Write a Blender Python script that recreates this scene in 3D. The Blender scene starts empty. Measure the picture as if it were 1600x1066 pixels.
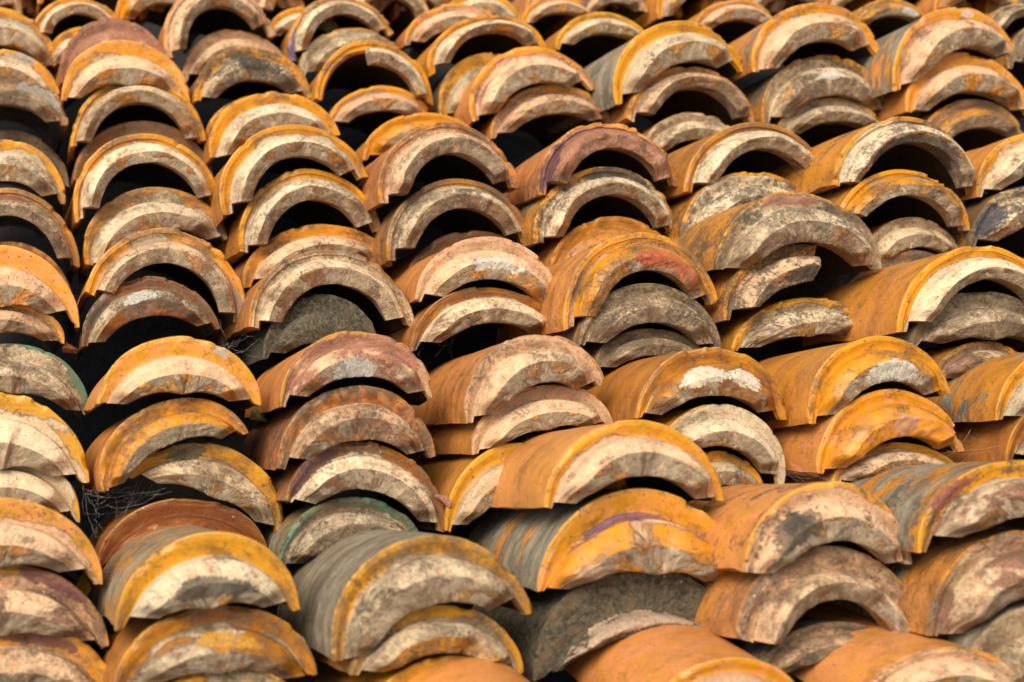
import bpy, math, random
import numpy as np
from mathutils import Vector, Matrix

C = bpy.context.scene.collection
R = math.radians

# ------------------------------------------------------------------ camera
CAM_H, PITCH, FPX = 1.9, R(13), 2667.0        # FPX: focal length in pixels of the 1600 wide photograph
scene = bpy.context.scene
cd = bpy.data.cameras.new('camera')
cam = bpy.data.objects.new('camera', cd)
C.objects.link(cam)
cam.location = (0, 0, CAM_H)
cam.rotation_euler = (R(90) - PITCH, 0, 0)
cd.sensor_width = 36
cd.lens = 36 * FPX / 1600
cd.clip_end = 200
cd.dof.use_dof = True
cd.dof.focus_distance = 2.12
cd.dof.aperture_fstop = 4.2
scene.camera = cam

# ------------------------------------------------------------------ sky and sun (thin overcast)
SUN_EL, SUN_AZ = R(47), R(200)                # behind the camera, a little to its left
w = bpy.data.worlds.new('World')
scene.world = w
w.use_nodes = True
wn = w.node_tree
sky = wn.nodes.new('ShaderNodeTexSky')
sky.sky_type = 'NISHITA'
sky.sun_disc = False
sky.sun_elevation = SUN_EL
sky.sun_rotation = SUN_AZ
sky.air_density = 1.0
sky.dust_density = 3.0
cloud = wn.nodes.new('ShaderNodeHueSaturation')   # a bright cloud veil takes most of the blue out
cloud.inputs['Saturation'].default_value = .25
wn.links.new(sky.outputs[0], cloud.inputs['Color'])
wn.links.new(cloud.outputs[0], wn.nodes['Background'].inputs[0])
wn.nodes['Background'].inputs[1].default_value = 0.068
sl = bpy.data.lights.new('sun', 'SUN')
sl.energy = 1.5
sl.angle = R(32)
sl.color = (1.0, 0.89, 0.70)
so = bpy.data.objects.new('sun', sl)
C.objects.link(so)
sd = Vector((math.sin(SUN_AZ) * math.cos(SUN_EL), math.cos(SUN_AZ) * math.cos(SUN_EL), math.sin(SUN_EL)))
so.rotation_euler = sd.to_track_quat('Z', 'Y').to_euler()
so.location = sd * 10
scene.cycles.max_bounces = 6
scene.cycles.diffuse_bounces = 3
scene.cycles.glossy_bounces = 2
vs = scene.view_settings
vs.view_transform = 'Standard'
vs.look = 'None'
vs.exposure = 1.24
vs.gamma = 1

# ------------------------------------------------------------------ noise
def hash3(i, j, k, seed):
    m = np.uint64(0xFFFFFFFF)
    def mixh(h):
        h = ((h ^ (h >> np.uint64(16))) * np.uint64(0x7feb352d)) & m
        h = ((h ^ (h >> np.uint64(15))) * np.uint64(0x846ca68b)) & m
        return h ^ (h >> np.uint64(16))
    h = np.full(i.shape, seed & 0xFFFFFFFF, dtype=np.uint64)
    for q in (i, j, k):
        h = mixh((h * np.uint64(31) + (q.astype(np.int64) + 100000).astype(np.uint64)) & m)
    return h.astype(np.float64) / 4294967295.0

def vnoise(x, y, z, seed=0):
    x, y, z = np.broadcast_arrays(np.asarray(x, float), np.asarray(y, float), np.asarray(z, float))
    i, j, k = np.floor(x), np.floor(y), np.floor(z)
    fx, fy, fz = x - i, y - j, z - k
    fx, fy, fz = (f * f * (3 - 2 * f) for f in (fx, fy, fz))
    out = 0
    for a in (0, 1):
        for b in (0, 1):
            for c in (0, 1):
                wt = (fx if a else 1 - fx) * (fy if b else 1 - fy) * (fz if c else 1 - fz)
                out = out + wt * hash3(i + a, j + b, k + c, seed)
    return out

def fbm(x, y, z, seed=0, o=3):
    s, a, t = 0, 1.0, 0
    for n in range(o):
        s = s + a * (vnoise(x, y, z, seed + n * 7) - .5)
        t += a
        a *= .5
        x, y, z = x * 2.03, y * 2.03, z * 2.03
    return s / t * 2          # about -1 .. 1

# ------------------------------------------------------------------ materials
class G:
    def __init__(s, name):
        s.m = bpy.data.materials.new(name)
        s.m.use_nodes = True
        s.t = s.m.node_tree
        s.b = s.t.nodes['Principled BSDF']
    def n(s, t, **k):
        d = s.t.nodes.new(t)
        for a, v in k.items():
            setattr(d, a, v)
        return d
    def put(s, sock, v):
        if hasattr(v, 'links'):
            s.t.links.new(v, sock)
        elif v is not None:
            if isinstance(v, (tuple, list)) and len(v) == 3 and sock.type == 'RGBA':
                v = (*v, 1)
            sock.default_value = v
    def math(s, op, a, b=0.0, c=None, clamp=False):
        d = s.n('ShaderNodeMath', operation=op, use_clamp=clamp)
        s.put(d.inputs[0], a)
        s.put(d.inputs[1], b)
        if c is not None:
            s.put(d.inputs[2], c)
        return d.outputs[0]
    def mix(s, f, a, b, blend='MIX'):
        d = s.n('ShaderNodeMix', data_type='RGBA', blend_type=blend)
        s.put(d.inputs[0], f)
        s.put(d.inputs[6], a)
        s.put(d.inputs[7], b)
        return d.outputs[2]
    def mixf(s, f, a, b):
        d = s.n('ShaderNodeMix', data_type='FLOAT')
        s.put(d.inputs[0], f)
        s.put(d.inputs[2], a)
        s.put(d.inputs[3], b)
        return d.outputs[0]
    def noise(s, vec, scale, detail=4, rough=.55, dist=0.0):
        d = s.n('ShaderNodeTexNoise')
        s.put(d.inputs['Vector'], vec)
        d.inputs['Scale'].default_value = scale
        d.inputs['Detail'].default_value = detail
        d.inputs['Roughness'].default_value = rough
        d.inputs['Distortion'].default_value = dist
        return d.outputs[0]
    def vmul(s, vec, k):
        d = s.n('ShaderNodeVectorMath', operation='MULTIPLY')
        s.put(d.inputs[0], vec)
        d.inputs[1].default_value = k
        return d.outputs[0]
    def step(s, v, lo, hi):
        d = s.n('ShaderNodeMapRange', interpolation_type='SMOOTHSTEP')
        s.put(d.inputs[0], v)
        s.put(d.inputs[1], lo)
        s.put(d.inputs[2], hi)
        return d.outputs[0]
    def oattr(s, name):
        d = s.n('ShaderNodeAttribute', attribute_type='OBJECT', attribute_name=name)
        x = s.n('ShaderNodeSeparateXYZ')
        s.t.links.new(d.outputs['Vector'], x.inputs[0])
        return x.outputs
    def gattr(s, name, out='Vector'):
        return s.n('ShaderNodeAttribute', attribute_type='GEOMETRY', attribute_name=name).outputs[out]

def ceramic(kind):
    g = G('glazed_tile_' + kind)
    tc = g.gattr('tc')
    rad = g.gattr('rad', 'Fac')
    gR, gN, gE = g.oattr('pa')
    hue, dirt, black = g.oattr('pb')
    pale, red, moss = g.oattr('pc')
    bar, green, tint = g.oattr('pd')
    tcs = g.vmul(tc, (.55, 1, 1))                # patches run round the arc
    n1 = g.noise(tcs, 17, 5, .55, .6)
    n2 = g.noise(tc, 55, 5, .6)
    n3 = g.noise(tc, 330, 3, .6)
    n4 = g.noise(g.vmul(tc, (.25, 1, 1)), 90, 4, .6)   # fine layers round the arc
    n5 = g.noise(tcs, 30, 6, .65, .3)
    n6 = g.noise(tc, 150, 4, .7)
    # fired clay and slip
    pv = g.math('ADD', g.math('MULTIPLY_ADD', n4, 1.2, -.55 if kind == 'neck' else -1.0), pale, clamp=True)
    clay = g.mix(pv, (.30, .185, .085), (.84, .635, .40))
    clay = g.mix(g.math('MULTIPLY', g.step(tint, .55, 1.0), .75), clay, g.mix(pv, (.40, .185, .085), (.78, .49, .28)))
    clay = g.mix(g.math('MULTIPLY', g.step(tint, .40, .0), .7), clay, g.mix(pv, (.27, .205, .115), (.66, .55, .37)))
    clay = g.mix(g.step(n2, .5, .72), clay, g.mix(tint, (.56, .36, .19), (.70, .33, .18)))
    clay = g.mix(g.math('MULTIPLY', g.step(n6, .55, .75), .35), clay, (.30, .2, .12))
    # raw red body where slip has spalled off
    rv = g.math('MULTIPLY_ADD', red, .30, g.math('MULTIPLY', n5, .62))
    rm = g.step(rv, .50, .56)
    redc = g.mix(n6, (.19, .06, .035), (.60, .27, .165))
    clay = g.mix(rm, clay, redc)
    # glaze
    gl = g.mix(g.step(g.math('ADD', hue, g.math('MULTIPLY_ADD', n2, .5, -.25)), .0, .45), (.56, .265, .012), (.61, .245, .006))
    gl = g.mix(g.step(g.math('ADD', hue, g.math('MULTIPLY_ADD', n5, .9, -.42)), .42, .95), gl, (.17, .045, .010))
    gl = g.mix(g.math('MULTIPLY', g.step(n5, .48, .72), .6), gl, (.30, .095, .008))
    gl = g.mix(g.math('MULTIPLY', g.step(n1, .62, .72), .5), gl, (.72, .34, .10))
    gl = g.mix(g.math('MULTIPLY', g.step(tint, .55, 1.1), g.step(n2, .42, .62)), gl, (.66, .255, .065))
    gl = g.mix(green, gl, g.mix(n2, (.008, .07, .04), (.05, .25, .15)))
    if kind == 'rim':
        gl = g.mix(g.math('MULTIPLY', g.step(rad, .90, .985), g.math('MULTIPLY_ADD', n5, 1.2, -.15, clamp=True)), gl, g.mix(green, (.80, .46, .10), (.25, .42, .3)))
        v = g.math('ADD', g.math('MULTIPLY_ADD', n1, 1.35, -.675), g.math('MULTIPLY_ADD', gR, 1.05, -.5))
        v = g.math('ADD', v, g.math('MULTIPLY_ADD', rad, .5, -.25))
    elif kind == 'neck':
        v = g.math('ADD', g.math('MULTIPLY_ADD', n1, 1.1, -.55), g.math('MULTIPLY_ADD', gN, 1.0, -.5))
        ve = g.math('ADD', g.math('MULTIPLY_ADD', n5, 1.1, -.55), g.math('MULTIPLY_ADD', gE, 1.0, -.5))
        endm = g.step(rad, 1.0, 1.08)
        v = g.mixf(endm, v, ve)
    else:
        v = g.math('ADD', g.math('ADD', g.math('MULTIPLY_ADD', n4, .7, -.35), g.math('MULTIPLY_ADD', n1, 1.0, -.5)), g.math('MULTIPLY_ADD', bar, -.98, .52))
    v = g.math('ADD', v, g.math('MULTIPLY_ADD', n6, .05, -.025))
    gw = g.math('MULTIPLY_ADD', g.step(n5, .45, .62), .085, .008)
    gm = g.step(v, g.math('MULTIPLY', gw, -1), gw)
    line = g.math('SUBTRACT', 1.0, g.math('DIVIDE', g.math('ABSOLUTE', g.math('ADD', v, .012)), .045), clamp=True)
    if kind == 'neck':
        # raw broken end of the neck
        endc = g.mix(n6, (.15, .11, .065), (.50, .38, .245))
        endc = g.mix(g.step(n2, .5, .68), endc, (.56, .40, .25))
        endc = g.mix(g.math('MULTIPLY', rm, .8), endc, redc)
        base = g.mix(endm, clay, endc)
    elif kind == 'barrel':
        wv = g.math('ADD', g.math('MULTIPLY', g.noise(g.vmul(tc, (.4, 1, 1)), 110, 4, .65), .3), g.math('MULTIPLY', g.noise(g.vmul(tc, (.5, 1, 1)), 34, 6, .7, .7), .7))
        base = g.mix(g.step(wv, .36, .64), (.12, .105, .072), (.36, .31, .22))
        base = g.mix(g.math('MULTIPLY', g.step(n1, .52, .7), .6), base, (.17, .155, .11))
    else:
        base = clay
    col = g.mix(gm, base, gl)
    if kind == 'barrel':
        col = g.mix(g.math('MULTIPLY', gm, g.math('MULTIPLY_ADD', g.noise(g.vmul(tc, (.3, 1, 1)), 24, 3), 1.1, -.1, clamp=True)), col, g.mix(tint, (.53, .21, .05), (.66, .255, .115)))
        dust = g.noise(g.vmul(tc, (.5, 1, 1)), 33, 6, .7, .4)
        col = g.mix(g.math('MULTIPLY', g.step(dust, .5, .75), .45), col, (.27, .155, .075))
        col = g.mix(g.math('MULTIPLY', line, .35), col, (.14, .07, .04))
    else:
        col = g.mix(g.math('MULTIPLY', line, g.math('MULTIPLY_ADD', n2, 1.3, -.05, clamp=True)), col, (.085, .030, .028))
    # grime, mould, lichen
    dv = g.math('ADD', g.math('MULTIPLY_ADD', n5, .7, g.math('MULTIPLY', n6, .45)), g.math('MULTIPLY_ADD', dirt, .42, -.275))
    dm = g.step(dv, .50, .68)
    dcol = g.mix(n3, (.055, .038, .022), (.24, .17, .10))
    k = .35 if kind == 'barrel' else .72
    # old soot and iron stain, soft edged
    stn = g.math('ADD', g.math('MULTIPLY_ADD', g.noise(g.vmul(tc, (.6, 1, 1)), 24, 5, .6, .8), 1.0, g.math('MULTIPLY', n6, .25)), g.math('MULTIPLY_ADD', dirt, .36, -.30))
    stm = g.step(stn, .46, .78)
    col = g.mix(g.math('MULTIPLY', stm, .55 if kind == 'barrel' else .85), col, g.mix(n2, (.055, .026, .010), (.20, .095, .035)))
    col = g.mix(g.math('MULTIPLY', dm, k), col, dcol)
    tk = g.math('ADD', g.noise(g.vmul(tc, (.7, 1, 1)), 21, 6, .7, .2), 0)
    kv = g.math('ADD', g.math('MULTIPLY_ADD', tk, .8, g.math('MULTIPLY', n6, .35)), g.math('MULTIPLY_ADD', black, .34, -.30))
    km = g.step(kv, .50, .60)
    col = g.mix(g.math('MULTIPLY', km, .80), col, g.mix(n3, (.020, .016, .011), (.13, .10, .066)))
    mv = g.math('ADD', g.math('MULTIPLY_ADD', n2, .6, g.math('MULTIPLY', n3, .35)), g.math('MULTIPLY_ADD', moss, .55, -.50))
    mm = g.step(mv, .32, .5)
    col = g.mix(g.math('MULTIPLY', mm, .85), col, g.mix(g.step(n6, .35, .68), (.016, .014, .008), (.15, .13, .08)))
    # a stain, splash or spall of this tile's own
    pm = g.math('ADD', g.gattr('blot', 'Fac'), g.math('ADD', g.math('MULTIPLY_ADD', n5, 1.3, -.65), g.math('MULTIPLY_ADD', n6, .5, -.25)))
    pmk = g.step(pm, .30, .40)
    pc = g.n('ShaderNodeAttribute', attribute_type='OBJECT', attribute_name='blot_colour').outputs['Color']
    pcv = g.mix(g.step(n6, .35, .7), g.mix(.35, pc, (.10, .07, .045)), pc)
    col = g.mix(g.math('MULTIPLY', pmk, g.math('MULTIPLY_ADD', n5, 1.1, .22, clamp=True)), col, pcv)
    # hairline cracks and fine speckle
    cv = g.n('ShaderNodeTexVoronoi', feature='DISTANCE_TO_EDGE')
    wv2 = g.n('ShaderNodeVectorMath', operation='ADD')
    g.put(wv2.inputs[0], tc)
    wn2 = g.n('ShaderNodeTexNoise')
    g.put(wn2.inputs['Vector'], tc)
    wn2.inputs['Scale'].default_value = 40
    g.put(wv2.inputs[1], g.vmul(wn2.outputs['Color'], (.03, .03, .03)))
    g.put(cv.inputs['Vector'], wv2.outputs[0])
    cv.inputs['Scale'].default_value = 34
    crk = g.math('MULTIPLY', g.math('SUBTRACT', 1, g.step(cv.outputs['Distance'], .004, .022)), g.step(n5, .52, .60))
    if kind != 'barrel':
        col = g.mix(g.math('MULTIPLY', crk, .42), col, (.07, .045, .03))
    if kind == 'barrel':       # unglazed inside, coloured a mottled dark brown
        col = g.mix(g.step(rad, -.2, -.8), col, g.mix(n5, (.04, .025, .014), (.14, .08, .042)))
    spk = g.mixf(gm, g.math('MULTIPLY_ADD', g.step(n3, .3, .7), .32, .82), g.math('MULTIPLY_ADD', g.step(n3, .3, .7), .16, .9))
    if kind == 'barrel':
        spk = g.math('MULTIPLY_ADD', g.step(n3, .3, .7), .2, .9)
    col = g.mix(1.0, col, spk, 'MULTIPLY')
    sp2 = g.math('MULTIPLY', g.step(g.noise(tc, 210, 2, .5), .64, .70), g.math('MULTIPLY_ADD', n2, 1.4, -.3, clamp=True))
    col = g.mix(g.math('MULTIPLY', sp2, .25 if kind == 'barrel' else g.mixf(gm, .7, .35)), col, (.06, .035, .02))
    # small pits and pale specks
    vo = g.n('ShaderNodeTexVoronoi')
    g.put(vo.inputs['Vector'], tc)
    vo.inputs['Scale'].default_value = 120
    pit = g.math('MULTIPLY', g.math('SUBTRACT', 1, g.step(vo.outputs['Distance'], .10, .17)), g.step(n2, .5, .56))
    col = g.mix(g.math('MULTIPLY', pit, .8), col, (.045, .028, .018))
    vo2 = g.n('ShaderNodeTexVoronoi')
    g.put(vo2.inputs['Vector'], tc)
    vo2.inputs['Scale'].default_value = 70
    wsp = g.math('MULTIPLY', g.math('SUBTRACT', 1, g.step(g.math('ADD', vo2.outputs['Distance'], g.math('MULTIPLY', n6, .3)), .22, .26)), g.step(n5, .55, .60))
    if kind != 'barrel':
        col = g.mix(g.math('MULTIPLY', wsp, .7), col, (.62, .57, .50))
    g.put(g.b.inputs['Base Color'], col)
    # gloss
    rough = g.mixf(gm, .85, g.math('MULTIPLY_ADD', n2, .35, .22))
    for mk in (dm, km, mm):
        rough = g.math('MAXIMUM', rough, g.math('MULTIPLY', mk, .8))
    g.put(g.b.inputs['Roughness'], rough)
    g.b.inputs['Specular IOR Level'].default_value = .42
    # relief
    h = g.math('MULTIPLY_ADD', gm, .5, g.math('MULTIPLY', n2, .9))
    rawk = 1.5 if kind == 'neck' else .8
    rough_h = g.math('MULTIPLY', g.math('ADD', n6, g.math('MULTIPLY', n3, .45)), g.mixf(gm, rawk, .16))
    h = g.math('ADD', h, rough_h)
    h = g.math('ADD', h, g.math('MULTIPLY', pit, -.6))
    h = g.math('ADD', h, g.math('MULTIPLY', rm, -.7))
    h = g.math('ADD', h, g.math('MULTIPLY', crk, -.5))
    h = g.math('ADD', h, g.math('MULTIPLY', pmk, .25))
    bp = g.n('ShaderNodeBump')
    bp.inputs['Strength'].default_value = .75
    bp.inputs['Distance'].default_value = .0022
    g.put(bp.inputs['Height'], h)
    g.put(g.b.inputs['Normal'], bp.outputs[0])
    return g.m

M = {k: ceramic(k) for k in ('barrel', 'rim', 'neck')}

def plain(name, c0, c1, scale, rough=.9):
    g = G(name)
    t = g.n('ShaderNodeTexCoord').outputs['Object']
    n = g.noise(t, scale, 6, .65)
    g.put(g.b.inputs['Base Color'], g.mix(n, c0, c1))
    g.b.inputs['Roughness'].default_value = rough
    bp = g.n('ShaderNodeBump')
    bp.inputs['Distance'].default_value = .01
    g.put(bp.inputs['Height'], n)
    g.put(g.b.inputs['Normal'], bp.outputs[0])
    return g.m

# ------------------------------------------------------------------ photo pixel -> point in the place
CAMP = np.array((0, 0, CAM_H))
RT = np.array((1., 0, 0))
FW = np.array((0, math.cos(PITCH), -math.sin(PITCH)))
UP = np.array((0, math.sin(PITCH), math.cos(PITCH)))
def ray(p):
    return (p[0] - 800) / FPX * RT + (533 - p[1]) / FPX * UP + FW
def depth_at(y):                      # the heap's slope: tiles are 0.2 m wide
    return FPX * .2 / (180 + .125 * y)

# ------------------------------------------------------------------ the tiles
# (key of its stack, left foot, crown, right foot, shape, finish, label, options)
# shape: t thin collar, m middling, k thick collar.  finish digits: rim glaze, neck glaze, end glaze, hue,
# grime, mould, paleness, red body, moss, barrel weathering
T = []
def t(stack, L, Cr, Rr, shape, fin, label, **o):
    T.append((stack, L, Cr, Rr, shape, fin, label, o))

# first column at the left edge
t('a0', (-145, 20), (-55, -75), (36, 22), 't', '3244425000', 'tan tile cut by the top left corner of the view')
t('a1', (-93, 105), (0, 12), (93, 107), 'm', '7044436002', 'yellow-orange rimmed tile at far left with grey inner ring, topmost large one')
t('a2', (-95, 160), (2, 76), (97, 162), 'm', '5044428102', 'pale tile with blue-grey lichen on its crown, above the scabby grey one')
t('a2', (-90, 195), (10, 114), (108, 197), 'm', '1003663464', 'scabby pinkish tile crusted with grey and white lichen at left edge', dz=-.02)
t('a2', (-75, 292), (20, 203), (109, 292), 'm', '1004755012', 'dusty grey-tan tile in shadow below the lichen-crusted tile', dz=.03)
t('a5', (-104, 317), (0, 218), (104, 320), 'm', '5144527002', 'cream-faced tile with thin orange edge under the dusty grey-tan tile')
t('a5', (-95, 410), (15, 291), (124, 412), 't', '7036637203', 'brown-rimmed tile with dark red streak and wide hollow at left edge')
t('a5', (-92, 480), (13, 376), (112, 480), 'm', '8668442003', 'thin brown sliver of tile behind the plain peach-orange one', dz=.02)
t('a7', (-130, 506), (-5, 383), (125, 508), 'k', '9342116001', 'plain peach-orange tile with broad smooth rim at left edge')
t('a7', (-115, 532), (-5, 464), (101, 539), 'k', '5043555302', 'purplish pink and olive tile below the peach-orange tile')
t('a7', (-105, 625), (18, 535), (138, 648), 'k', '3042658055', 'grey-white tile edged in green glaze at left edge', green=1)
t('a10', (-145, 750), (-5, 612), (139, 757), 'k', '4030229002', 'pale straw tile with long smooth cream rings at left edge')
t('a10', (-125, 815), (0, 704), (128, 815), 'k', '3140238002', 'whitish tile with narrow yellow edge below the straw one')
t('a12', (-170, 905), (-5, 777), (158, 910), 'k', '5041448303', 'yellow-edged tile with mauve and cream face near lower left corner')
t('a12', (-165, 1011), (0, 882), (169, 1014), 'k', '3031657604', 'maroon-stained tile with crusty pink neck near lower left corner')
t('a12', (-160, 1104), (10, 974), (180, 1105), 'k', '6043657504', 'bottom tile of the left edge, orange shoulder and maroon crust')
# second column
t('b0', (60, 10), (130, -75), (210, 0), 'm', '6244434002', 'tile mostly above the frame over the arched cream tile at upper left')
t('b1', (53, 58), (122, -7), (196, 55), 't', '5144429001', 'cream arched tile with open dark hollow at top of second column')
t('b1', (70, 105), (127, 41), (192, 110), 'm', '7144427002', 'little yellow-edged tile peeking out between two larger ones at upper left')
t('b2', (92, 134), (180, 27), (272, 124), 'm', '1044534801', 'brick red tile with scraped face, second column')
t('b3', (98, 157), (201, 62), (299, 157), 'k', '6044337401', 'yellow-rimmed tile with salmon-pink inner ring below the brick red tile')
t('b3', (109, 228), (217, 120), (322, 226), 't', '8243535101', 'bright orange rimmed tile with grey gritty arch and black hollow, second column')
t('b3', (112, 285), (225, 190), (335, 280), 'm', '7347656003', 'shadowed rust-brown tile under the gritty grey arch', dz=.015)
t('b5', (117, 348), (233, 207), (346, 312), 't', '6145429002', 'white slip arch tile with rough left foot and orange edge, second column')
t('b5', (134, 424), (253, 286), (360, 371), 'm', '5045537102', 'tan and cream tile with brown speckled crown below the white arch')
t('b7', (131, 458), (258, 353), (384, 510), 't', '7244536101', 'tilted wide-arched orange tile with long right leg and chalky patches')
t('b7', (127, 549), (239, 431), (346, 512), 'm', '8488664104', 'dark burnt brown tile with white splash on its neck')
t('b9', (152, 637), (285, 526), (409, 636), 'k', '8140237000', 'smooth honey-yellow tile with full rounded barrel and cream half-moon face', bl=.25)
t('b9', (160, 773), (283, 616), (392, 679), 'm', '8804544000', 'orange ringed tile with grainy brown broken neck below the honey-yellow one')
t('b9', (200, 750), (325, 686), (438, 845), 'k', '7242555203', 'tilted yellow tile with mossy patch and amber drip on its neck')
t('b9', (150, 888), (280, 779), (420, 870), 'k', '9968311001', 'glossy chestnut brown glazed tile half buried behind grey-backed tile')
t('b13', (178, 991), (325, 833), (472, 954), 'k', '8042458015', 'big orange tile with mossy grey barrel and white and black neck, lower left')
t('b13', (178, 1088), (335, 942), (495, 1067), 'k', '7546545203', 'rusty orange tile with yellow glazed neck below the grey-barrelled tile')
t('b13', (200, 1180), (350, 1040), (500, 1170), 'k', '5244554003', 'lowest ochre tile cut by the bottom edge, second column')
# third column
t('c00', (180, 40), (252, -42), (330, 30), 'm', '8544434000', 'orange barrel glimpsed at the top edge beside the deep hollow tile')
t('c0', (260, 92), (345, -30), (432, 52), 't', '2044528002', 'fawn tile with deep open dark hollow at the top edge', dz=-.02)
t('c0', (287, 132), (370, 42), (450, 110), 'm', '2044537001', 'dull pinkish grey tile under the deep hollow tile')
t('c2', (301, 162), (395, 73), (491, 156), 'm', '6044585001', 'amber-rimmed tile with black soot stain across its face')
t('c2', (318, 235), (405, 148), (512, 215), 'm', '6144445001', 'narrow sliver of orange tile behind the white-ringed one', dz=.02)
t('c3', (329, 252), (430, 140), (533, 212), 'm', '7144438001', 'white-ringed tile with broad golden rim, third column')
t('c4', (350, 339), (465, 188), (577, 276), 't', '6245437102', 'orange tile with layered cream arch and chipped white crown')
t('c4', (374, 401), (484, 263), (599, 361), 't', '6044548012', 'orange tile with rough sandy arch under the white-chipped one')
t('c4', (383, 450), (500, 346), (611, 416), 'm', '7144547002', 'brown-gold tile squeezed between two sandy arches')
t('c7', (388, 521), (515, 387), (651, 512), 't', '3146547303', 'large sandy arch tile with red flakes and thin orange edge, centre left')
t('c7', (412, 565), (510, 460), (597, 550), 'k', '1028884097', 'blackish mossy tile deep inside the large sandy arch')
t('c8', (437, 633), (560, 516), (681, 626), 'm', '3144426701', 'pink spalled tile with thick orange barrel and white broken neck end')
t('c8', (433, 738), (565, 604), (686, 719), 'm', '9158664002', 'rusty orange and black streaked tile below the pink spalled one')
t('c8', (447, 788), (572, 688), (695, 827), 'm', '6047558104', 'purple-brown edged tile with pale gritty inner arch, centre left')
t('c8', (432, 897), (545, 778), (668, 862), 'm', '5035665005', 'shadowed dark tile with teal green edge behind the grey barrel', green=1)
t('c12', (520, 1043), (690, 829), (835, 954), 'm', '7042645018', 'large grey weathered barrel tile with bright orange rim at the front')
t('c12', (543, 1063), (690, 946), (823, 1056), 'm', '5152655003', 'murky ochre tile tucked below the large grey barrel')
t('c12', (560, 1150), (695, 1027), (840, 1140), 'k', '8342444000', 'yellow-rimmed tile barely rising above bottom edge, below the murky ochre one')
t('c15', (640, 1230), (790, 1085), (930, 1210), 'k', '8344334000', 'peach barrel just showing at the bottom edge, left of the big orange barrel', pit=6)
# fourth column
t('d0', (415, 64), (472, 10), (535, 60), 'm', '7144437001', 'cream and orange tile at top behind the violet-edged one')
t('d1', (452, 97), (535, -9), (619, 54), 't', '6045548102', 'cream arch tile with violet-blue left edge at the top')
t('d1', (470, 120), (548, 42), (634, 95), 'm', '2044638002', 'pale dusty tile wedged under the violet-edged arch')
t('d3', (492, 157), (590, 63), (679, 164), 't', '7044448001', 'half-broken tile with black cavity and white lip on the right only', nr=(8, 100))
t('d3', (513, 200), (590, 133), (674, 192), 'm', '6144134500', 'salmon-pink tile below the half-broken cavity')
t('d5', (570, 248), (672, 173), (757, 242), 'm', '9645214000', 'plain orange barrel behind the tile with dark-outlined cream arch')
t('d6', (591, 320), (705, 190), (815, 293), 't', '4147547101', 'pinkish cream arch tile with dark outlined rim and orange barrel')
t('d6', (605, 405), (722, 278), (832, 373), 't', '5046657014', 'mottled brown and green tile with cracked sandy arch')
t('d6', (630, 455), (745, 361), (852, 445), 'm', '8388664003', 'brown shadowed tile edge under the cracked sandy arch', dz=.02)
t('d8', (648, 471), (765, 370), (880, 483), 'm', '2144337102', 'smooth pale pinkish tile with whitish neck, centre')
t('d8', (642, 551), (755, 448), (882, 531), 'm', '6047538202', 'cream tile with brown serrated edge below the smooth pale one')
t('d11', (725, 665), (850, 518), (953, 609), 'm', '2145547201', 'tan tile with stained pinkish face and orange barrel, centre')
t('d11', (738, 709), (855, 600), (962, 667), 'k', '2142327101', 'clean tan tile with brown flecks below the stained pinkish one')
t('d11', (696, 831), (815, 692), (930, 805), 'm', '9441333001', 'yellow glazed tile half hidden behind the streaked orange barrel')
t('e1', (851, 798), (1000, 656), (1133, 789), 'm', '7042436102', 'large orange barrel tile with pale scratches, yellow rim and stained face', bl=.23)
t('e1', (842, 928), (1005, 762), (1166, 931), 'k', '9543444206', 'ochre tile with pink and violet neck and white lime spots')
t('e1', (835, 1065), (990, 885), (1152, 1001), 'k', '0042886087', 'coarse blackish mossy tile with small pale pink neck', rr=.52)
t('e4', (1000, 1150), (1122, 1033), (1262, 1120), 'm', '8344213000', 'smooth peach orange barrel in front at the bottom edge', pit=5, bl=.3, tint=1.4)
# fifth column
t('f0', (540, 32), (602, -32), (673, 32), 't', '3044538001', 'greyish cream arch at the top edge right of the violet-edged one')
t('f0b', (690, 48), (752, -17), (819, 44), 'm', '7141437000', 'yellow-edged cream tile at the top edge')
t('f1', (632, 70), (715, 5), (800, 74), 'm', '4044437001', 'peach-cream tile behind the bold orange arch near the top')
t('f2', (668, 118), (775, 20), (857, 74), 't', '7144438101', 'bold orange edged arch with white inner ring near the top')
t('f2', (690, 190), (768, 78), (852, 152), 'm', '7041554005', 'mustard and grey lumpy tile edge below the bold orange arch')
t('f4', (742, 199), (830, 66), (930, 138), 'm', '5044337501', 'pinkish salmon tile with smooth neck, leaning right')
t('f4', (768, 217), (867, 131), (957, 192), 'm', '4344555003', 'olive streaked tile with glazed yellow right lip below the salmon one')
t('f6', (843, 306), (955, 187), (1062, 296), 't', '5046554901', 'raw pinkish red spalled tile with violet left rim and orange barrel')
t('f6', (835, 379), (955, 260), (1064, 366), 't', '5144569014', 'whitish tile with black-stained crown and yellow edges')
t('f6', (858, 442), (950, 338), (1062, 425), 'm', '7546436001', 'amber brown tile with yellow drip behind the rough orange arch')
t('f9', (881, 516), (1000, 362), (1127, 481), 't', '6744534602', 'rough orange arch with brick red and blue flecks, centre')
t('f9', (905, 542), (1015, 442), (1128, 547), 'm', '1024765036', 'dark olive grey tile under the rough orange arch')
t('f9', (930, 578), (1018, 512), (1112, 574), 'm', '3128754015', 'lowest dark mossy tile behind the orange and white glazed tile')
t('f12', (993, 655), (1105, 540), (1231, 662), 'm', '8546426000', 'orange tile with flaking white slip patches and long glossy barrel')
t('f12', (1025, 705), (1120, 628), (1229, 761), 'm', '2042429001', 'tan tile with broad white ring, leaning right below the flaking one')
t('f12', (1050, 792), (1130, 704), (1200, 777), 'm', '8344554201', 'small brown-orange tile with speckled neck under the white ring')
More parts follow.
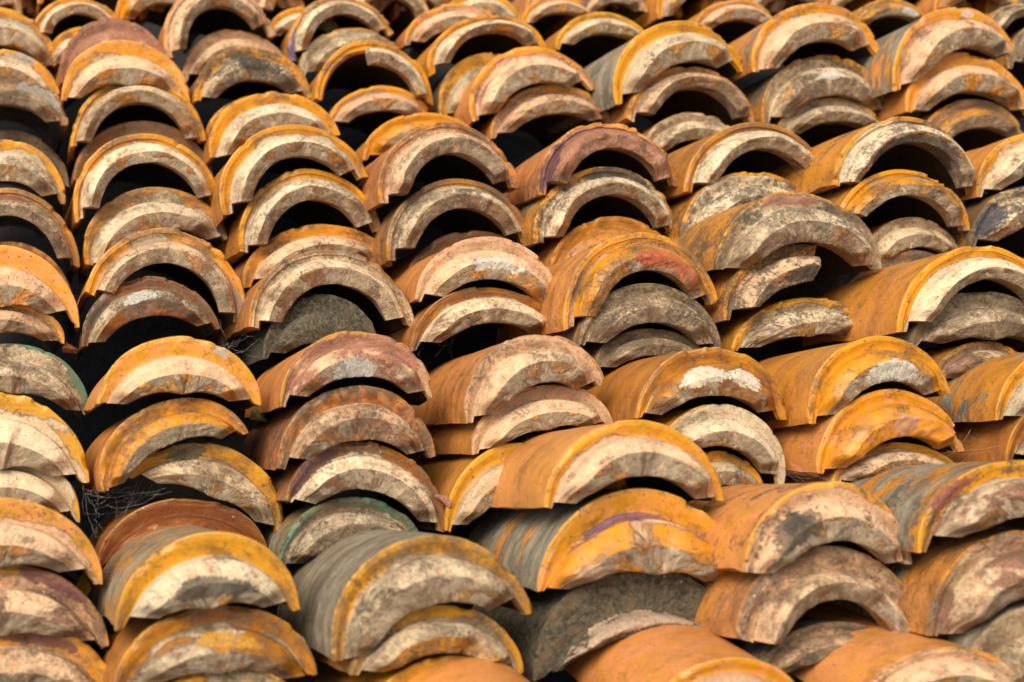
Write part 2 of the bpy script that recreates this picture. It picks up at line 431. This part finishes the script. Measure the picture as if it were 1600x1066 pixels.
t('f15', (1160, 904), (1290, 756), (1427, 882), 'm', '3042367200', 'peach tile with cream inner ring, black smudge and orange barrel')
t('f15', (1150, 1005), (1295, 853), (1443, 1011), 'w', '2043646502', 'mauve pink tile with round black hollow, lower right', nr=(2, 178))
t('f15', (1190, 1055), (1308, 972), (1422, 1054), 'm', '1024775048', 'mossy dark tile with pale neck under the round black hollow')
t('f18', (1345, 1110), (1480, 1012), (1605, 1100), 'm', '3042438101', 'pale peach barrel at the bottom edge near the lower right corner', bl=.3, pit=2)
# sixth column
t('g0', (816, 38), (868, -7), (930, 34), 'm', '5142337101', 'small yellow and pink tile at the top edge')
t('g0b', (905, 25), (960, -30), (1015, 20), 'm', '2044646601', 'reddish scuffed tile at the top edge left of the orange barrel')
t('g1', (868, 78), (950, 19), (1020, 73), 'm', '8141446301', 'low yellow-orange arch above a large black gap')
t('g2', (962, 166), (1062, 29), (1167, 106), 'm', '8042345006', 'broad apricot rimmed tile with grey barrel, upper right of centre')
t('g2', (981, 191), (1078, 103), (1181, 193), 't', '6044637103', 'pinkish tile with brown-black rim and open arch below the apricot rim')
t('g2', (1003, 253), (1081, 174), (1163, 238), 'm', '1244637103', 'shadowed pale tile inside the brown-black rimmed arch')
t('g5', (1068, 299), (1182, 191), (1299, 304), 't', '7346529000', 'white-slipped arch tile with orange studs round its rim')
t('g5', (1064, 393), (1172, 266), (1287, 352), 'm', '3045569013', 'white and grey tile edge left of the lumpy pale arch')
t('g7', (1118, 427), (1245, 297), (1380, 421), 'm', '2143667302', 'lumpy pale arch tile with grey and red crust, overhanging right')
t('g7', (1133, 503), (1235, 380), (1345, 455), 'm', '6043576402', 'broken-off tile piece with black rectangular stain on its neck', tr=(58, 180))
t('g7', (1145, 550), (1255, 464), (1368, 531), 'k', '5042566203', 'ochre mottled tile below the broken-off piece')
t('g10', (1262, 663), (1372, 526), (1489, 617), 'm', '9944415000', 'glossy all-orange tile with white chipped neck')
t('g10', (1278, 747), (1394, 607), (1509, 706), 'm', '9984415101', 'second glossy orange tile with pinkish chip, below the white-chipped one')
t('g10', (1303, 762), (1402, 689), (1511, 767), 'm', '5041548003', 'cream arch tile with yellow outer edge under the two glossy orange ones')
# seventh column
t('h0', (1030, 35), (1085, -52), (1150, -5), 'm', '9544434000', 'orange barrel with purple streak at the top edge')
t('h1', (1084, 52), (1150, -2), (1219, 50), 'm', '6142345501', 'yellow-rimmed pinkish tile with pale inner arch near the top')
t('h1b', (1165, 20), (1225, -38), (1290, 15), 'm', '8344434000', 'ochre tile mostly hidden above the frame, upper right')
t('h2', (1178, 117), (1278, 1), (1378, 84), 'm', '6043446404', 'orange and pink tile with flat angled neck and grey crown')
t('h2', (1191, 194), (1293, 85), (1395, 175), 'm', '4344666204', 'dark brown-rimmed tile with white splash on its arch')
t('h2', (1215, 218), (1300, 151), (1387, 213), 'm', '3044646002', 'dusty pale tile below the white-splashed arch')
t('h5', (1303, 291), (1414, 183), (1528, 304), 't', '5144469000', 'big white-slipped arch with blackened inner face and orange barrel')
t('h5', (1308, 350), (1415, 265), (1517, 363), 't', '6644556004', 'grey and orange banded arch below the big white-slipped arch')
t('h5', (1350, 425), (1427, 338), (1503, 402), 'm', '3144546001', 'small tan tile with yellow drip inside the banded arch', dz=.01)
t('h5', (1318, 500), (1425, 388), (1520, 470), 'm', '5177766006', 'black-stained tile behind the long orange barrel at right')
t('h9', (1403, 521), (1530, 384), (1660, 506), 't', '6244428101', 'wide cream arch tile with long orange barrel at right edge')
t('h9', (1425, 550), (1540, 453), (1652, 545), 'k', '0032757048', 'dark green shadowed tile with pale neck inside the wide cream arch', green=1)
t('h9', (1458, 602), (1536, 533), (1622, 595), 'm', '5044655702', 'maroon-crusted tile above the streaked grey and orange barrel')
t('h12', (1556, 660), (1670, 540), (1782, 645), 'm', '8344436004', 'orange barrel with grey brushed streaks at right edge')
t('h12', (1572, 728), (1682, 618), (1792, 722), 'm', '9447424001', 'shadowed dark orange tile under the brushed grey and orange barrel')
t('h14', (1437, 862), (1600, 717), (1742, 832), 'm', '6043555605', 'big grey barrel with orange streaks and red scab at right edge')
t('h14', (1450, 1007), (1602, 828), (1752, 962), 'm', '3344645704', 'purplish crusted tile with lumpy orange bits at right edge')
t('h14', (1490, 1110), (1615, 945), (1740, 1090), 'k', '1043635058', 'plain grey barrel in the lower right corner', dz=-.03, pit=3)
# eighth column
t('i00', (1290, 20), (1345, -40), (1400, 15), 'm', '8347434000', 'dark brown and orange tile end at the top edge, far right')
t('i0', (1333, 44), (1390, -3), (1452, 43), 'm', '4944556104', 'dark crowned tile with orange neck and white blob near the top')
t('i0b', (1460, 20), (1525, -38), (1592, 12), 'm', '6544435002', 'tile above the frame over the big peach-pink tile')
t('i1', (1398, 146), (1490, 8), (1591, 83), 'm', '5043446406', 'peach-pink tile with white blemish and grey barrel, upper right')
t('i1', (1417, 178), (1516, 80), (1613, 181), 'm', '7343345302', 'golden orange tile with pink neck below the peach-pink one')
t('i1', (1440, 238), (1516, 154), (1603, 218), 'm', '3644625302', 'dull mauve tile with yellow lip and dark hollow below')
t('i4', (1527, 306), (1626, 203), (1737, 301), 'm', '5344427201', 'orange and cream tile cut by the right edge, upper half')
t('i4', (1518, 388), (1622, 286), (1732, 382), 'm', '2144588013', 'white tile with blue-black stain cut by the right edge')
t('i6', (1540, 62), (1595, 5), (1655, 55), 't', '2044637002', 'small greyish arch in the upper right corner')
t('i6', (1575, 108), (1640, 32), (1712, 102), 'm', '2044667003', 'grey and black mottled tile edge at the right side near the top')
t('i7', (1640, 505), (1730, 378), (1840, 495), 'm', '8344424000', 'orange barrel just showing past the wide cream arch', bl=.3)

# blemishes: label words, colour, [(angle round the arc, radius, reach along the arc, reach across)]
BLOTS = [
    ('blue-grey lichen', (.36, .37, .33), [(65, .93, .35, .12)]),
    ('scabby pinkish', (.40, .38, .32), [(45, .80, .6, .25)]),
    ('dark red streak', (.24, .05, .035), [(100, .86, .8, .07)]),
    ('maroon-stained', (.15, .04, .045), [(60, .92, .6, .16)]),
    ('maroon crust', (.16, .05, .045), [(75, .86, .7, .14)]),
    ('black soot stain', (.028, .023, .018), [(80, .66, .6, .22)]),
    ('white splash on its neck', (.62, .60, .54), [(95, .68, .4, .12)]),
    ('wide-arched orange tile', (.44, .32, .20), [(18, .87, .3, .14), (115, .86, .3, .10)]),
    ('amber drip', (.58, .20, .012), [(105, .60, .3, .24)]),
    ('honey-yellow tile with', (.42, .36, .28), [(58, .93, .16, .09)]),
    ('white broken neck end', (.50, .48, .42), [(100, .47, .42, .22)]),
    ('red and blue flecks', (.50, .10, .04), [(66, .68, .6, .16)]),
    ('violet left rim', (.10, .03, .045), [(155, .93, .6, .14)]),
    ('violet-blue left edge', (.11, .10, .21), [(165, .94, .7, .10)]),
    ('with whitish neck', (.76, .70, .61), [(85, .60, .5, .16)]),
    ('grey and red crust', (.34, .12, .075), [(98, .90, .6, .12)]),
    ('black rectangular', (.035, .03, .024), [(72, .50, .5, .20)]),
    ('white chipped neck', (.70, .64, .53), [(78, .50, .5, .22)]),
    ('with pinkish chip', (.62, .32, .20), [(80, .52, .3, .18)]),
    ('white splash on its arch', (.70, .65, .57), [(88, .62, .35, .11)]),
    ('blackened inner face', (.06, .052, .042), [(95, .62, 1.2, .13)]),
    ('red scab', (.27, .08, .055), [(135, .90, .35, .16)]),
    ('white blob', (.62, .58, .52), [(52, .58, .28, .2)]),
    ('blue-black stain', (.045, .05, .075), [(148, .84, .45, .18)]),
    ('violet neck', (.15, .07, .15), [(108, .745, .7, .045)]),
    ('black smudge', (.045, .04, .03), [(135, .64, .45, .26)]),
    ('white and black neck', (.055, .05, .04), [(88, .42, .6, .2)]),
    ('flaking white slip', (.80, .68, .52), [(112, .62, .4, .18), (60, .63, .3, .16)]),
    ('white blemish', (.68, .62, .56), [(62, .90, .15, .09)]),
    ('black-stained crown', (.045, .04, .03), [(78, .91, .7, .12)]),
    ('purple-brown edged', (.085, .028, .03), [(150, .90, .6, .16)]),
    ('yellow glazed neck below', (.60, .28, .012), [(85, .60, .5, .13)]),
    ('black cavity', (.74, .62, .46), [(60, .78, .4, .1)]),
    ('small pale pink neck', (.66, .46, .32), [(90, .45, .9, .12)]),
    ('mossy patch', (.10, .10, .04), [(125, .88, .4, .2)]),
]
FARL = ['behind the tan corner tile at far left', 'between the far left tiles and the second column', 'behind the orange barrel beside the deep hollow tile',
        'behind the deep open hollow tile', 'behind the violet-edged arch', 'behind the peach-cream tile', 'behind the small yellow-edged cream tile',
        'behind the small yellow and pink tile', 'left of the purple-streaked orange barrel', 'behind the yellow-rimmed pinkish tile',
        'behind the orange and pink flat-necked tile', 'right of the dark crowned orange-necked tile', 'at the upper right corner']
for k, (x0, wd) in enumerate([(-30, 170), (58, 172), (300, 165), (395, 168), (475, 165), (640, 165), (700, 165), (905, 168), (985, 165), (1180, 165), (1270, 165), (1440, 168), (1625, 170)]):
    t('far%d' % k, (x0 - wd / 2, 24 + k % 3 * 5), (x0 - 6 + k % 4 * 4, -52 - k % 3 * 9), (x0 + wd / 2, 22 + k % 3 * 5), 'mtm'[k % 3], ['6244436002', '4145527101', '7344436102'][k % 3],
      'tile cut off by the top edge, ' + FARL[k], dz=.09)
SHAPES = {'w': (.74, .64, .47, .7), 't': (.865, .725, .565, .75), 'm': (.795, .59, .335, .38), 'k': (.73, .455, .17, .24)}   # root, edge, hollow, thickness kept at the feet
stackrows = {}
for e in T:
    stackrows.setdefault(e[0], []).append((e[1][1] + e[3][1]) / 2)
rng = np.random.RandomState(11)
random.seed(5)

def link(name, me, parent=None):
    o = bpy.data.objects.new(name, me)
    C.objects.link(o)
    if parent:
        o.parent = parent
    return o

def sweep(name, prof, rad, th, warp, R0, off, mat, blots):
    """closed profile (r, s) swept round the arc th, closed at both feet; warp bends the grid"""
    K, N = len(prof), len(th)
    r = np.repeat(prof[None, :, 0], N, 0)
    s = np.repeat(prof[None, :, 1], N, 0)
    tt = np.repeat(th[:, None], K, 1)
    rd = np.repeat(rad[None, :], N, 0)
    r2, s2, t2 = warp(r, s, tt, rd)
    x, z = r2 * np.cos(t2) * R0[0], r2 * np.sin(t2) * R0[1]
    y = -s2 * R0[0]
    v = np.stack([x, y, z], -1).reshape(-1, 3).astype(np.float32)
    i = np.arange(N - 1)[:, None] * K
    j = np.arange(K)[None, :]
    jn = (j + 1) % K
    q = np.stack([i + j, i + jn, i + K + jn, i + K + j], -1).reshape(-1, 4)
    me = bpy.data.meshes.new(name)
    nq = len(q)
    loops = np.concatenate([q.ravel(), np.arange(K)[::-1], (N - 1) * K + np.arange(K)]).astype(np.int32)
    starts = np.concatenate([np.arange(nq) * 4, [nq * 4, nq * 4 + K]]).astype(np.int32)
    tot = np.concatenate([np.full(nq, 4), [K, K]]).astype(np.int32)
    me.vertices.add(len(v))
    me.vertices.foreach_set('co', v.ravel())
    me.loops.add(len(loops))
    me.loops.foreach_set('vertex_index', loops)
    me.polygons.add(len(starts))
    me.polygons.foreach_set('loop_start', starts)
    me.polygons.foreach_set('loop_total', tot)
    me.update(calc_edges=True)
    a = me.attributes.new('tc', 'FLOAT_VECTOR', 'POINT')
    tc = np.stack([tt * .1 + off[0], s * .1 + off[1], r * .1 + off[2]], -1).reshape(-1, 3).astype(np.float32)
    a.data.foreach_set('vector', tc.ravel())
    a = me.attributes.new('rad', 'FLOAT', 'POINT')
    a.data.foreach_set('value', rd.ravel().astype(np.float32))
    bl = np.full(tt.shape, -1.0)
    for (b0, br0, bx, bz) in blots:
        dd = np.sqrt(((tt - R(b0)) * np.maximum(r, .3) / bx) ** 2 + ((r - br0) / bz) ** 2)
        bl = np.maximum(bl, 1 - dd)
    if name == 'barrel':
        bl[:] = -1
    a = me.attributes.new('blot', 'FLOAT', 'POINT')
    a.data.foreach_set('value', bl.ravel().astype(np.float32))
    me.polygons.foreach_set('use_smooth', np.ones(len(starts), dtype=bool))
    me.set_sharp_from_angle(angle=R(38))
    me.materials.append(mat)
    return me

def dens(pts, n):
    """resample an open polyline with about n points, keeping its corners"""
    pts = np.array(pts, float)
    d = np.hypot(*np.diff(pts, axis=0).T)
    out = [pts[0]]
    for i in range(len(d)):
        k = max(1, int(round(n * d[i] / d.sum())))
        for q in range(1, k + 1):
            out.append(pts[i] + (pts[i + 1] - pts[i]) * q / k)
    return np.array(out)

def build_tile(idx, e):
    stack, L, Cr, Rr, shape, fin, label, o = e
    f = [int(c) / 9 for c in fin]
    rs = np.random.RandomState(100 + idx)
    yaw = R(o.get('yaw', 18) + rs.uniform(-2, 2))
    pit = R(o.get('pit', -4) + rs.uniform(-1, 1))
    rows = stackrows[stack]
    my = sum(rows) / len(rows)
    xs = [(q[1][0] + q[3][0]) / 2 for q in T if q[0] == stack]
    nav = math.cos(R(-4)) * (math.sin(R(18)) * RT - math.cos(R(18)) * FW) - math.sin(R(-4)) * UP
    d0 = depth_at(my) + o.get('dz', 0)
    p0 = CAMP + d0 * ray((sum(xs) / len(xs), my))
    n = math.cos(pit) * (math.sin(yaw) * RT - math.cos(yaw) * FW) - math.sin(pit) * UP
    mr = ray(((L[0] + Rr[0]) / 2, (L[1] + Rr[1]) / 2))
    mp = CAMP + mr * (np.dot(p0 - CAMP, nav) / np.dot(mr, nav)) - nav * rs.uniform(-.008, .008)
    def hit(p):
        q = ray(p)
        return CAMP + q * (np.dot(mp - CAMP, n) / np.dot(q, n))
    l3, c3, r3 = hit(L), hit(Cr), hit(Rr)
    cen = (l3 + r3) / 2
    a = np.linalg.norm(r3 - l3) / 2
    X = (r3 - l3) / (2 * a)
    Z = np.cross(X, -n)
    b = float(np.clip(np.dot(c3 - cen, Z), .62 * a, 1.35 * a))
    # ---- the thing
    root = link('barrel_tile', None)
    root.matrix_world = Matrix(((X[0], -n[0], Z[0], cen[0]), (X[1], -n[1], Z[1], cen[1]), (X[2], -n[2], Z[2], cen[2]), (0, 0, 0, 1)))
    root['label'] = label
    root['category'] = 'barrel tile'
    root['group'] = 'old glazed half-round tiles stacked in leaning columns'
    blots, bcol = [], (.5, .5, .5)
    for key, bc, bs in BLOTS:
        if key in label:
            blots, bcol = bs, bc
    # ---- cross-section
    rr, re, rh, mt = SHAPES[shape]
    mt = mt + rs.uniform(-.08, .08)
    jit = rs.uniform(-.025, .025, 3)
    rr, re, rh = rr + jit[0], re + jit[0] + jit[1] * .6, rh + jit[0] + jit[2]
    if 'rr' in o:
        rr, re, rh = o['rr'], o['rr'] - .1, o['rr'] - .22
    nl = rs.uniform(.25, .36)
    Lb = o.get('bl', rs.uniform(.26, .30)) / a
    back = rs.uniform(.92, .96)
    wall = min(.86, rr + .06)
    bi = back - .13
    seed = 1000 + idx * 13
    off = rs.uniform(0, 40, 3)
    ph = rs.uniform(0, 99)
    t0, t1 = R(rs.uniform(-3, 2)), R(180 + rs.uniform(-2, 3))
    if 'tr' in o:
        t0, t1 = R(o['tr'][0]), R(o['tr'][1])
    nr = o.get('nr', (rs.uniform(3, 13), rs.uniform(167, 177)))
    n0, n1 = max(R(nr[0]), t0 + .01), min(R(nr[1]), t1 - .01)
    rough = .5 + f[7] + .5 * f[4]
    chipt = .25 - .12 * rough * .5
    # the broken end of the neck: a ragged line plus one or two bites
    bites = [(rs.uniform(.3, 2.8), rs.uniform(.3, .7), rs.uniform(.08, .30), rs.uniform(.12, .5)) for _ in range(rs.randint(0, 3))]
    foot, foot_k = R(rs.uniform(10, 26)), (.45 if shape == 't' else .12)
    tint = rs.uniform(.3, 1.0)
    if any(q in label for q in ('pink', 'salmon', 'peach', 'mauve', 'fawn')):
        tint = rs.uniform(.85, 1.1)
    elif any(q in label for q in ('straw', 'whit', 'grey', 'olive', 'dusty', 'green', 'ochre')):
        tint = rs.uniform(.0, .25)
    tint = o.get('tint', tint)
    sway, swph = rs.uniform(.0, .03), rs.uniform(0, 6)
    fk = rs.uniform(.02, .13, 2)
    def common(r, s, tt):
        r = 1 - (1 - r) * (mt + (1 - mt) * np.clip(np.sin(tt), 0, 1) ** .62)
        wob = fbm(np.cos(tt) * 1.6 + ph, np.sin(tt) * 1.6, s * 1.2, seed, 2) * .022
        wob = wob + fbm(np.cos(tt) * 6 + ph, np.sin(tt) * 6, s * 6 + r * 6, seed + 3, 3) * .004
        if f[8] > .6:
            wob = wob + fbm(np.cos(tt) * 9 + ph, np.sin(tt) * 9, s * 9 + r * 9, seed + 5, 4) * .03 * f[8] * (s > -.2)
        wob = wob + sway * np.cos(tt * 2 + swph) * (.4 + .6 * (s > -.3))
        return r * (1 + wob), s + fbm(np.cos(tt) * 5 + ph, np.sin(tt) * 5, r * 7, seed + 9, 3) * .008
    def feet(r, s, tt):            # broken, uneven lower edges
        e0, e1 = np.clip(1 - (tt - t0) / .25, 0, 1), np.clip(1 - (t1 - tt) / .25, 0, 1)
        q0 = .5 + fbm(s * 1.4 + 3.1, r * 6, ph, seed + 61, 3)
        q1 = .5 + fbm(s * 1.4 + 9.4, r * 6, ph, seed + 67, 3)
        return tt + e0 * q0 * fk[0] - e1 * q1 * fk[1]
    def chips(r, s, tt):
        c = fbm(tt * 3.2 + ph, 3.3, 0, seed + 21, 4)
        c = np.clip((c - chipt) / .10, 0, 1)
        fine = fbm(tt * 22 + ph, r * 9, 0, seed + 25, 2)
        lip = np.clip((r - .90) / .08, 0, 1) * np.clip((s + .09) / .07, 0, 1)
        k = lip * c * (.045 + .015 * fine)
        k = k + lip * np.clip(fine - .35, 0, 1) * .012
        return r - k * .7, s - k * .8
    def wbar(r, s, tt, rd):
        r, s = chips(r, s, tt)
        return (*common(r, s, tt), feet(r, s, tt))
    def wrim(r, s, tt, rd):
        r, s = chips(r, s, tt)
        r, s = common(r, s, tt)
        # spalled hollows in the face
        sp = fbm(tt * 2.4 + ph, r * 5, 1.5, seed + 31, 3)
        face = np.clip(rd, 0, 1) * (rd <= 1) * (s > -.05)
        s = s - np.clip((sp - .22 + .35 * (1 - f[7])) * 5, 0, 1) * 0 - np.clip((sp - .30 + .25 * f[7]) * 6, 0, 1) * .022 * face
        return r, s, feet(r, s, tt)
    def wneck(r, s, tt, rd):
        k = np.clip(s / nl, 0, 1.2)
        br = .06 + .14 * fbm(tt * 2.2 + ph, .7, 0, seed + 41, 2) + 0.02 * fbm(tt * 11 + ph, .2, 0, seed + 43, 3)
        for (bt, bw, bd, be) in bites:
            q = np.clip((bw - np.abs(tt - bt) + .10 * fbm(tt * 6 + ph, r * 5, 0, seed + 45, 3)) / be, 0, 1)
            br = br + bd * q * q * (3 - 2 * q)
        s2 = s * np.where(s > 0, 1 - np.clip(br, -.1, .72) * np.clip(k, 0, 1), 1)
        if not ('nr' in o or 'tr' in o):
            ft = np.clip(np.minimum(tt - n0, n1 - tt) / foot, 0, 1)
            s2 = np.where(s > 0, s2 * (foot_k + (1 - foot_k) * ft * ft * (3 - 2 * ft)), s2)
        endf = np.clip(rd - 1, 0, 1) * (rd < 2.5)
        rag = fbm(tt * 7 + ph, s * 3, 2.2, seed + 47, 3)
        r2 = r + endf * rag * .009
        s2 = s2 + endf * fbm(tt * 7 + ph, r * 22, 4.1, seed + 49, 3) * .016
        r2, s2 = common(r2, s2, tt)
        # feet lean in a little
        return r2, s2, tt
    # barrel: outer skin, then back along the inside
    outer = dens([(back, -Lb), (.985, -.10), (1.0, -.05), (1.0, -.022)], 16)
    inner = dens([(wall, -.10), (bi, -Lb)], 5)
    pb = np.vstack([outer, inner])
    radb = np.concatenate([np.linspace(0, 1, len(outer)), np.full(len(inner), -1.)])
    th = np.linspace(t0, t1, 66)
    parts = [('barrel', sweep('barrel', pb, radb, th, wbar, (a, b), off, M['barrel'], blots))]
    # rim: rounded lip, flat face, fillet down to the neck
    face = dens([(1.0, -.022), (.996, -.008), (.985, 0.0), (.93, .002), (.5 * (1 + rr), -.008), (rr + .03, -.028), (rr, -.028), (rr - .016, -.012)], 16)
    ret = np.array([(rr - .055, -.08), (wall, -.10)])
    pr = np.vstack([face, ret])
    radr = np.concatenate([np.clip((face[:, 0] - rr) / (1 - rr), 0, 1), [1.4, 1.4]])
    parts.append(('rim', sweep('rim', pr, radr, th, wrim, (a, b), off, M['rim'], blots)))
    # neck: swelling collar, broken end, hollow
    cone = dens([(rr - .004, -.026), (rr - .014, .004), (rr - .022, nl * .22), (rr - .035, nl * .5), (.5 * (rr + re) + .005, nl * .75), (re + .03, nl * .90), (re + .01, nl * .975), (re, nl)], 13)
    endp = dens([(re, nl), (re - .02, nl * .99), (rh + .02, nl * .76), (rh, nl * .70)], 9)[1:]
    inn = np.array([(rh + .004, nl * .4), (rh + .02, -.05), (rr - .06, -.07)])
    pn = np.vstack([cone, endp, inn])
    radn = np.concatenate([np.linspace(0, 1, len(cone)), np.full(len(endp), 2.), np.full(len(inn), 3.)])
    parts.append(('neck', sweep('neck', pn, radn, np.linspace(n0, n1, 74), wneck, (a, b), off, M['neck'], blots)))
    for nm, me in parts:
        p = link(nm, me, root)
        p['pa'] = (f[0], f[1], f[2])
        p['pb'] = (f[3], f[4], f[5])
        p['pc'] = (f[6], f[7], f[8])
        p['blot_colour'] = tuple(float(c) for c in bcol)
        p['pd'] = (f[9], float(o.get('green', 0)), float(tint))
    return a, b, d0

stats = []
for i, e in enumerate(T):
    stats.append(build_tile(i, e))
aa = np.array(stats)
print('tiles', len(T), 'radius mean/min/max', aa[:, 0].mean(), aa[:, 0].min(), aa[:, 0].max(), 'b/a', (aa[:, 1] / aa[:, 0]).mean())
for i, e in enumerate(T):
    if not .085 < aa[i, 0] < .118 or not .72 < aa[i, 1] / aa[i, 0] < 1.25:
        print('odd', e[0], e[6][:40], aa[i])

# ------------------------------------------------------------------ the roof under the heap
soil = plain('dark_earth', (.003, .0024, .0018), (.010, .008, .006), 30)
me = bpy.data.meshes.new('roof_deck')
n = 40
us = np.linspace(-3, 3, n)
vsx = np.linspace(.3, 6.0, n)
c0 = CAMP + depth_at(533) * FW
slope = R(23.5)
vv, ff = [], []
for vy in vsx:
    for ux in us:
        z = c0[2] + (vy - c0[1]) * math.tan(slope) - .34 + .03 * math.sin(ux * 9 + vy * 4) * math.sin(vy * 7)
        vv.append((ux, vy, z))
for i in range(n - 1):
    for j in range(n - 1):
        ff.append((i * n + j, i * n + j + 1, (i + 1) * n + j + 1, (i + 1) * n + j))
me.from_pydata(vv, [], ff)
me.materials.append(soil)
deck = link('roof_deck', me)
deck['kind'] = 'structure'

# ------------------------------------------------------------------ shards and cobwebs lodged between the columns
def spot(px, py, dz=0.0):
    return Vector(CAMP + (depth_at(py) + dz) * ray((px, py)))

def shard_mat(name, c0, c1):
    return plain(name, c0, c1, 160, .8)
SH = [((693, 782), .011, (.30, .10, .06), (.60, .28, .18), 'small pink shard lodged beside the foot of the purple-brown edged tile'),
      ((404, 655), .016, (.20, .16, .05), (.40, .33, .14), 'olive yellow wedge of broken tile between two thick orange barrels, left of centre'),
      ((106, 545), .015, (.20, .06, .02), (.42, .16, .04), 'rusty brown triangular chip in the dark gap beside the green-edged tile'),
      ((131, 918), .018, (.40, .19, .01), (.60, .32, .04), 'yellow glazed chip wedged in the gap beside the maroon-stained tile')]
import bmesh
for k, (p, r, c0, c1, lab) in enumerate(SH):
    bm = bmesh.new()
    rs = np.random.RandomState(70 + k)
    for q in range(9):
        v = rs.normal(size=3)
        v = v / np.linalg.norm(v) * r * rs.uniform(.75, 1.1)
        bm.verts.new((v[0] * 1.3, v[1] * .9, v[2] * .38))
    h = bmesh.ops.convex_hull(bm, input=bm.verts[:])
    bmesh.ops.delete(bm, geom=[g for g in h['geom_interior'] if isinstance(g, bmesh.types.BMVert)], context='VERTS')
    me = bpy.data.meshes.new('tile_shard')
    bm.to_mesh(me)
    bm.free()
    me.materials.append(shard_mat('shard_clay', c0, c1))
    ob = link('tile_shard', me)
    ob.location = spot(*p, .03)
    ob.rotation_euler = tuple(rs.uniform(0, 6, 3))
    ob['label'] = lab
    ob['category'] = 'tile shard'
    ob['group'] = 'broken bits lodged among the tiles'

silk = G('spider_silk')
silk.b.inputs['Base Color'].default_value = (.75, .72, .66, 1)
silk.b.inputs['Roughness'].default_value = .4
def cobweb(anchors, n, seed, label):
    rs = np.random.RandomState(seed)
    V, F = [], []
    A = [spot(x, y, d) for x, y, d in anchors]
    cen = A[0]
    for q in range(n):
        i, j = rs.choice(len(A), 2, replace=False)
        p0 = A[i] + Vector(rs.normal(size=3) * .006)
        p1 = A[j] + Vector(rs.normal(size=3) * .012)
        if rs.rand() < .4:
            p0 = p0.lerp(p1, rs.uniform(.2, .5))
        rad = .000045 * rs.uniform(.6, 1.5)
        sag = rs.uniform(0, .014)
        prev = None
        side = (p1 - p0).cross(Vector((0, 0, 1))).normalized()
        up = side.cross(p1 - p0).normalized()
        for m in range(7):
            tq = m / 6
            c = p0.lerp(p1, tq) + Vector((0, 0, -sag * 4 * tq * (1 - tq))) + Vector(rs.normal(size=3) * .0011)
            b = len(V)
            for w_ in range(3):
                an = w_ * 2.0944
                V.append(c + (side * math.cos(an) + up * math.sin(an)) * rad)
            if m:
                for w_ in range(3):
                    F.append((b - 3 + w_, b - 3 + (w_ + 1) % 3, b + (w_ + 1) % 3, b + w_))
    me = bpy.data.meshes.new('cobweb')
    me.from_pydata([tuple(v - cen) for v in V], [], F)
    me.materials.append(silk.m)
    ob = link('cobweb', me)
    ob.location = cen
    ob['label'] = label
    ob['category'] = 'cobweb'
    ob['group'] = 'cobwebs spun across the gaps'
cobweb([(135, 800, .0), (215, 765, .02), (165, 835, .0), (185, 775, .03), (260, 770, .0), (150, 765, .02)], 34, 1, 'dense tangled cobweb above the glossy chestnut brown tile')
cobweb([(345, 535, .0), (392, 522, .0), (440, 518, .0), (365, 545, .02), (480, 512, .02)], 20, 2, 'wispy cobweb stretched left of the pink spalled tile with thick barrel')
cobweb([(1228, 742, .0), (1280, 748, .02), (1330, 742, .0), (1190, 728, -.02)], 11, 3, 'thin cobweb strung below the two glossy orange tiles')
cobweb([(1506, 690, .0), (1560, 672, .02), (1590, 690, .0), (1470, 700, .0)], 9, 4, 'thin cobweb under the brushed grey and orange barrel at right')
cobweb([(655, 545, .0), (690, 500, .02), (640, 470, .0), (700, 560, .03)], 8, 5, 'faint cobweb in the dark gap left of the cream tile with serrated edge')
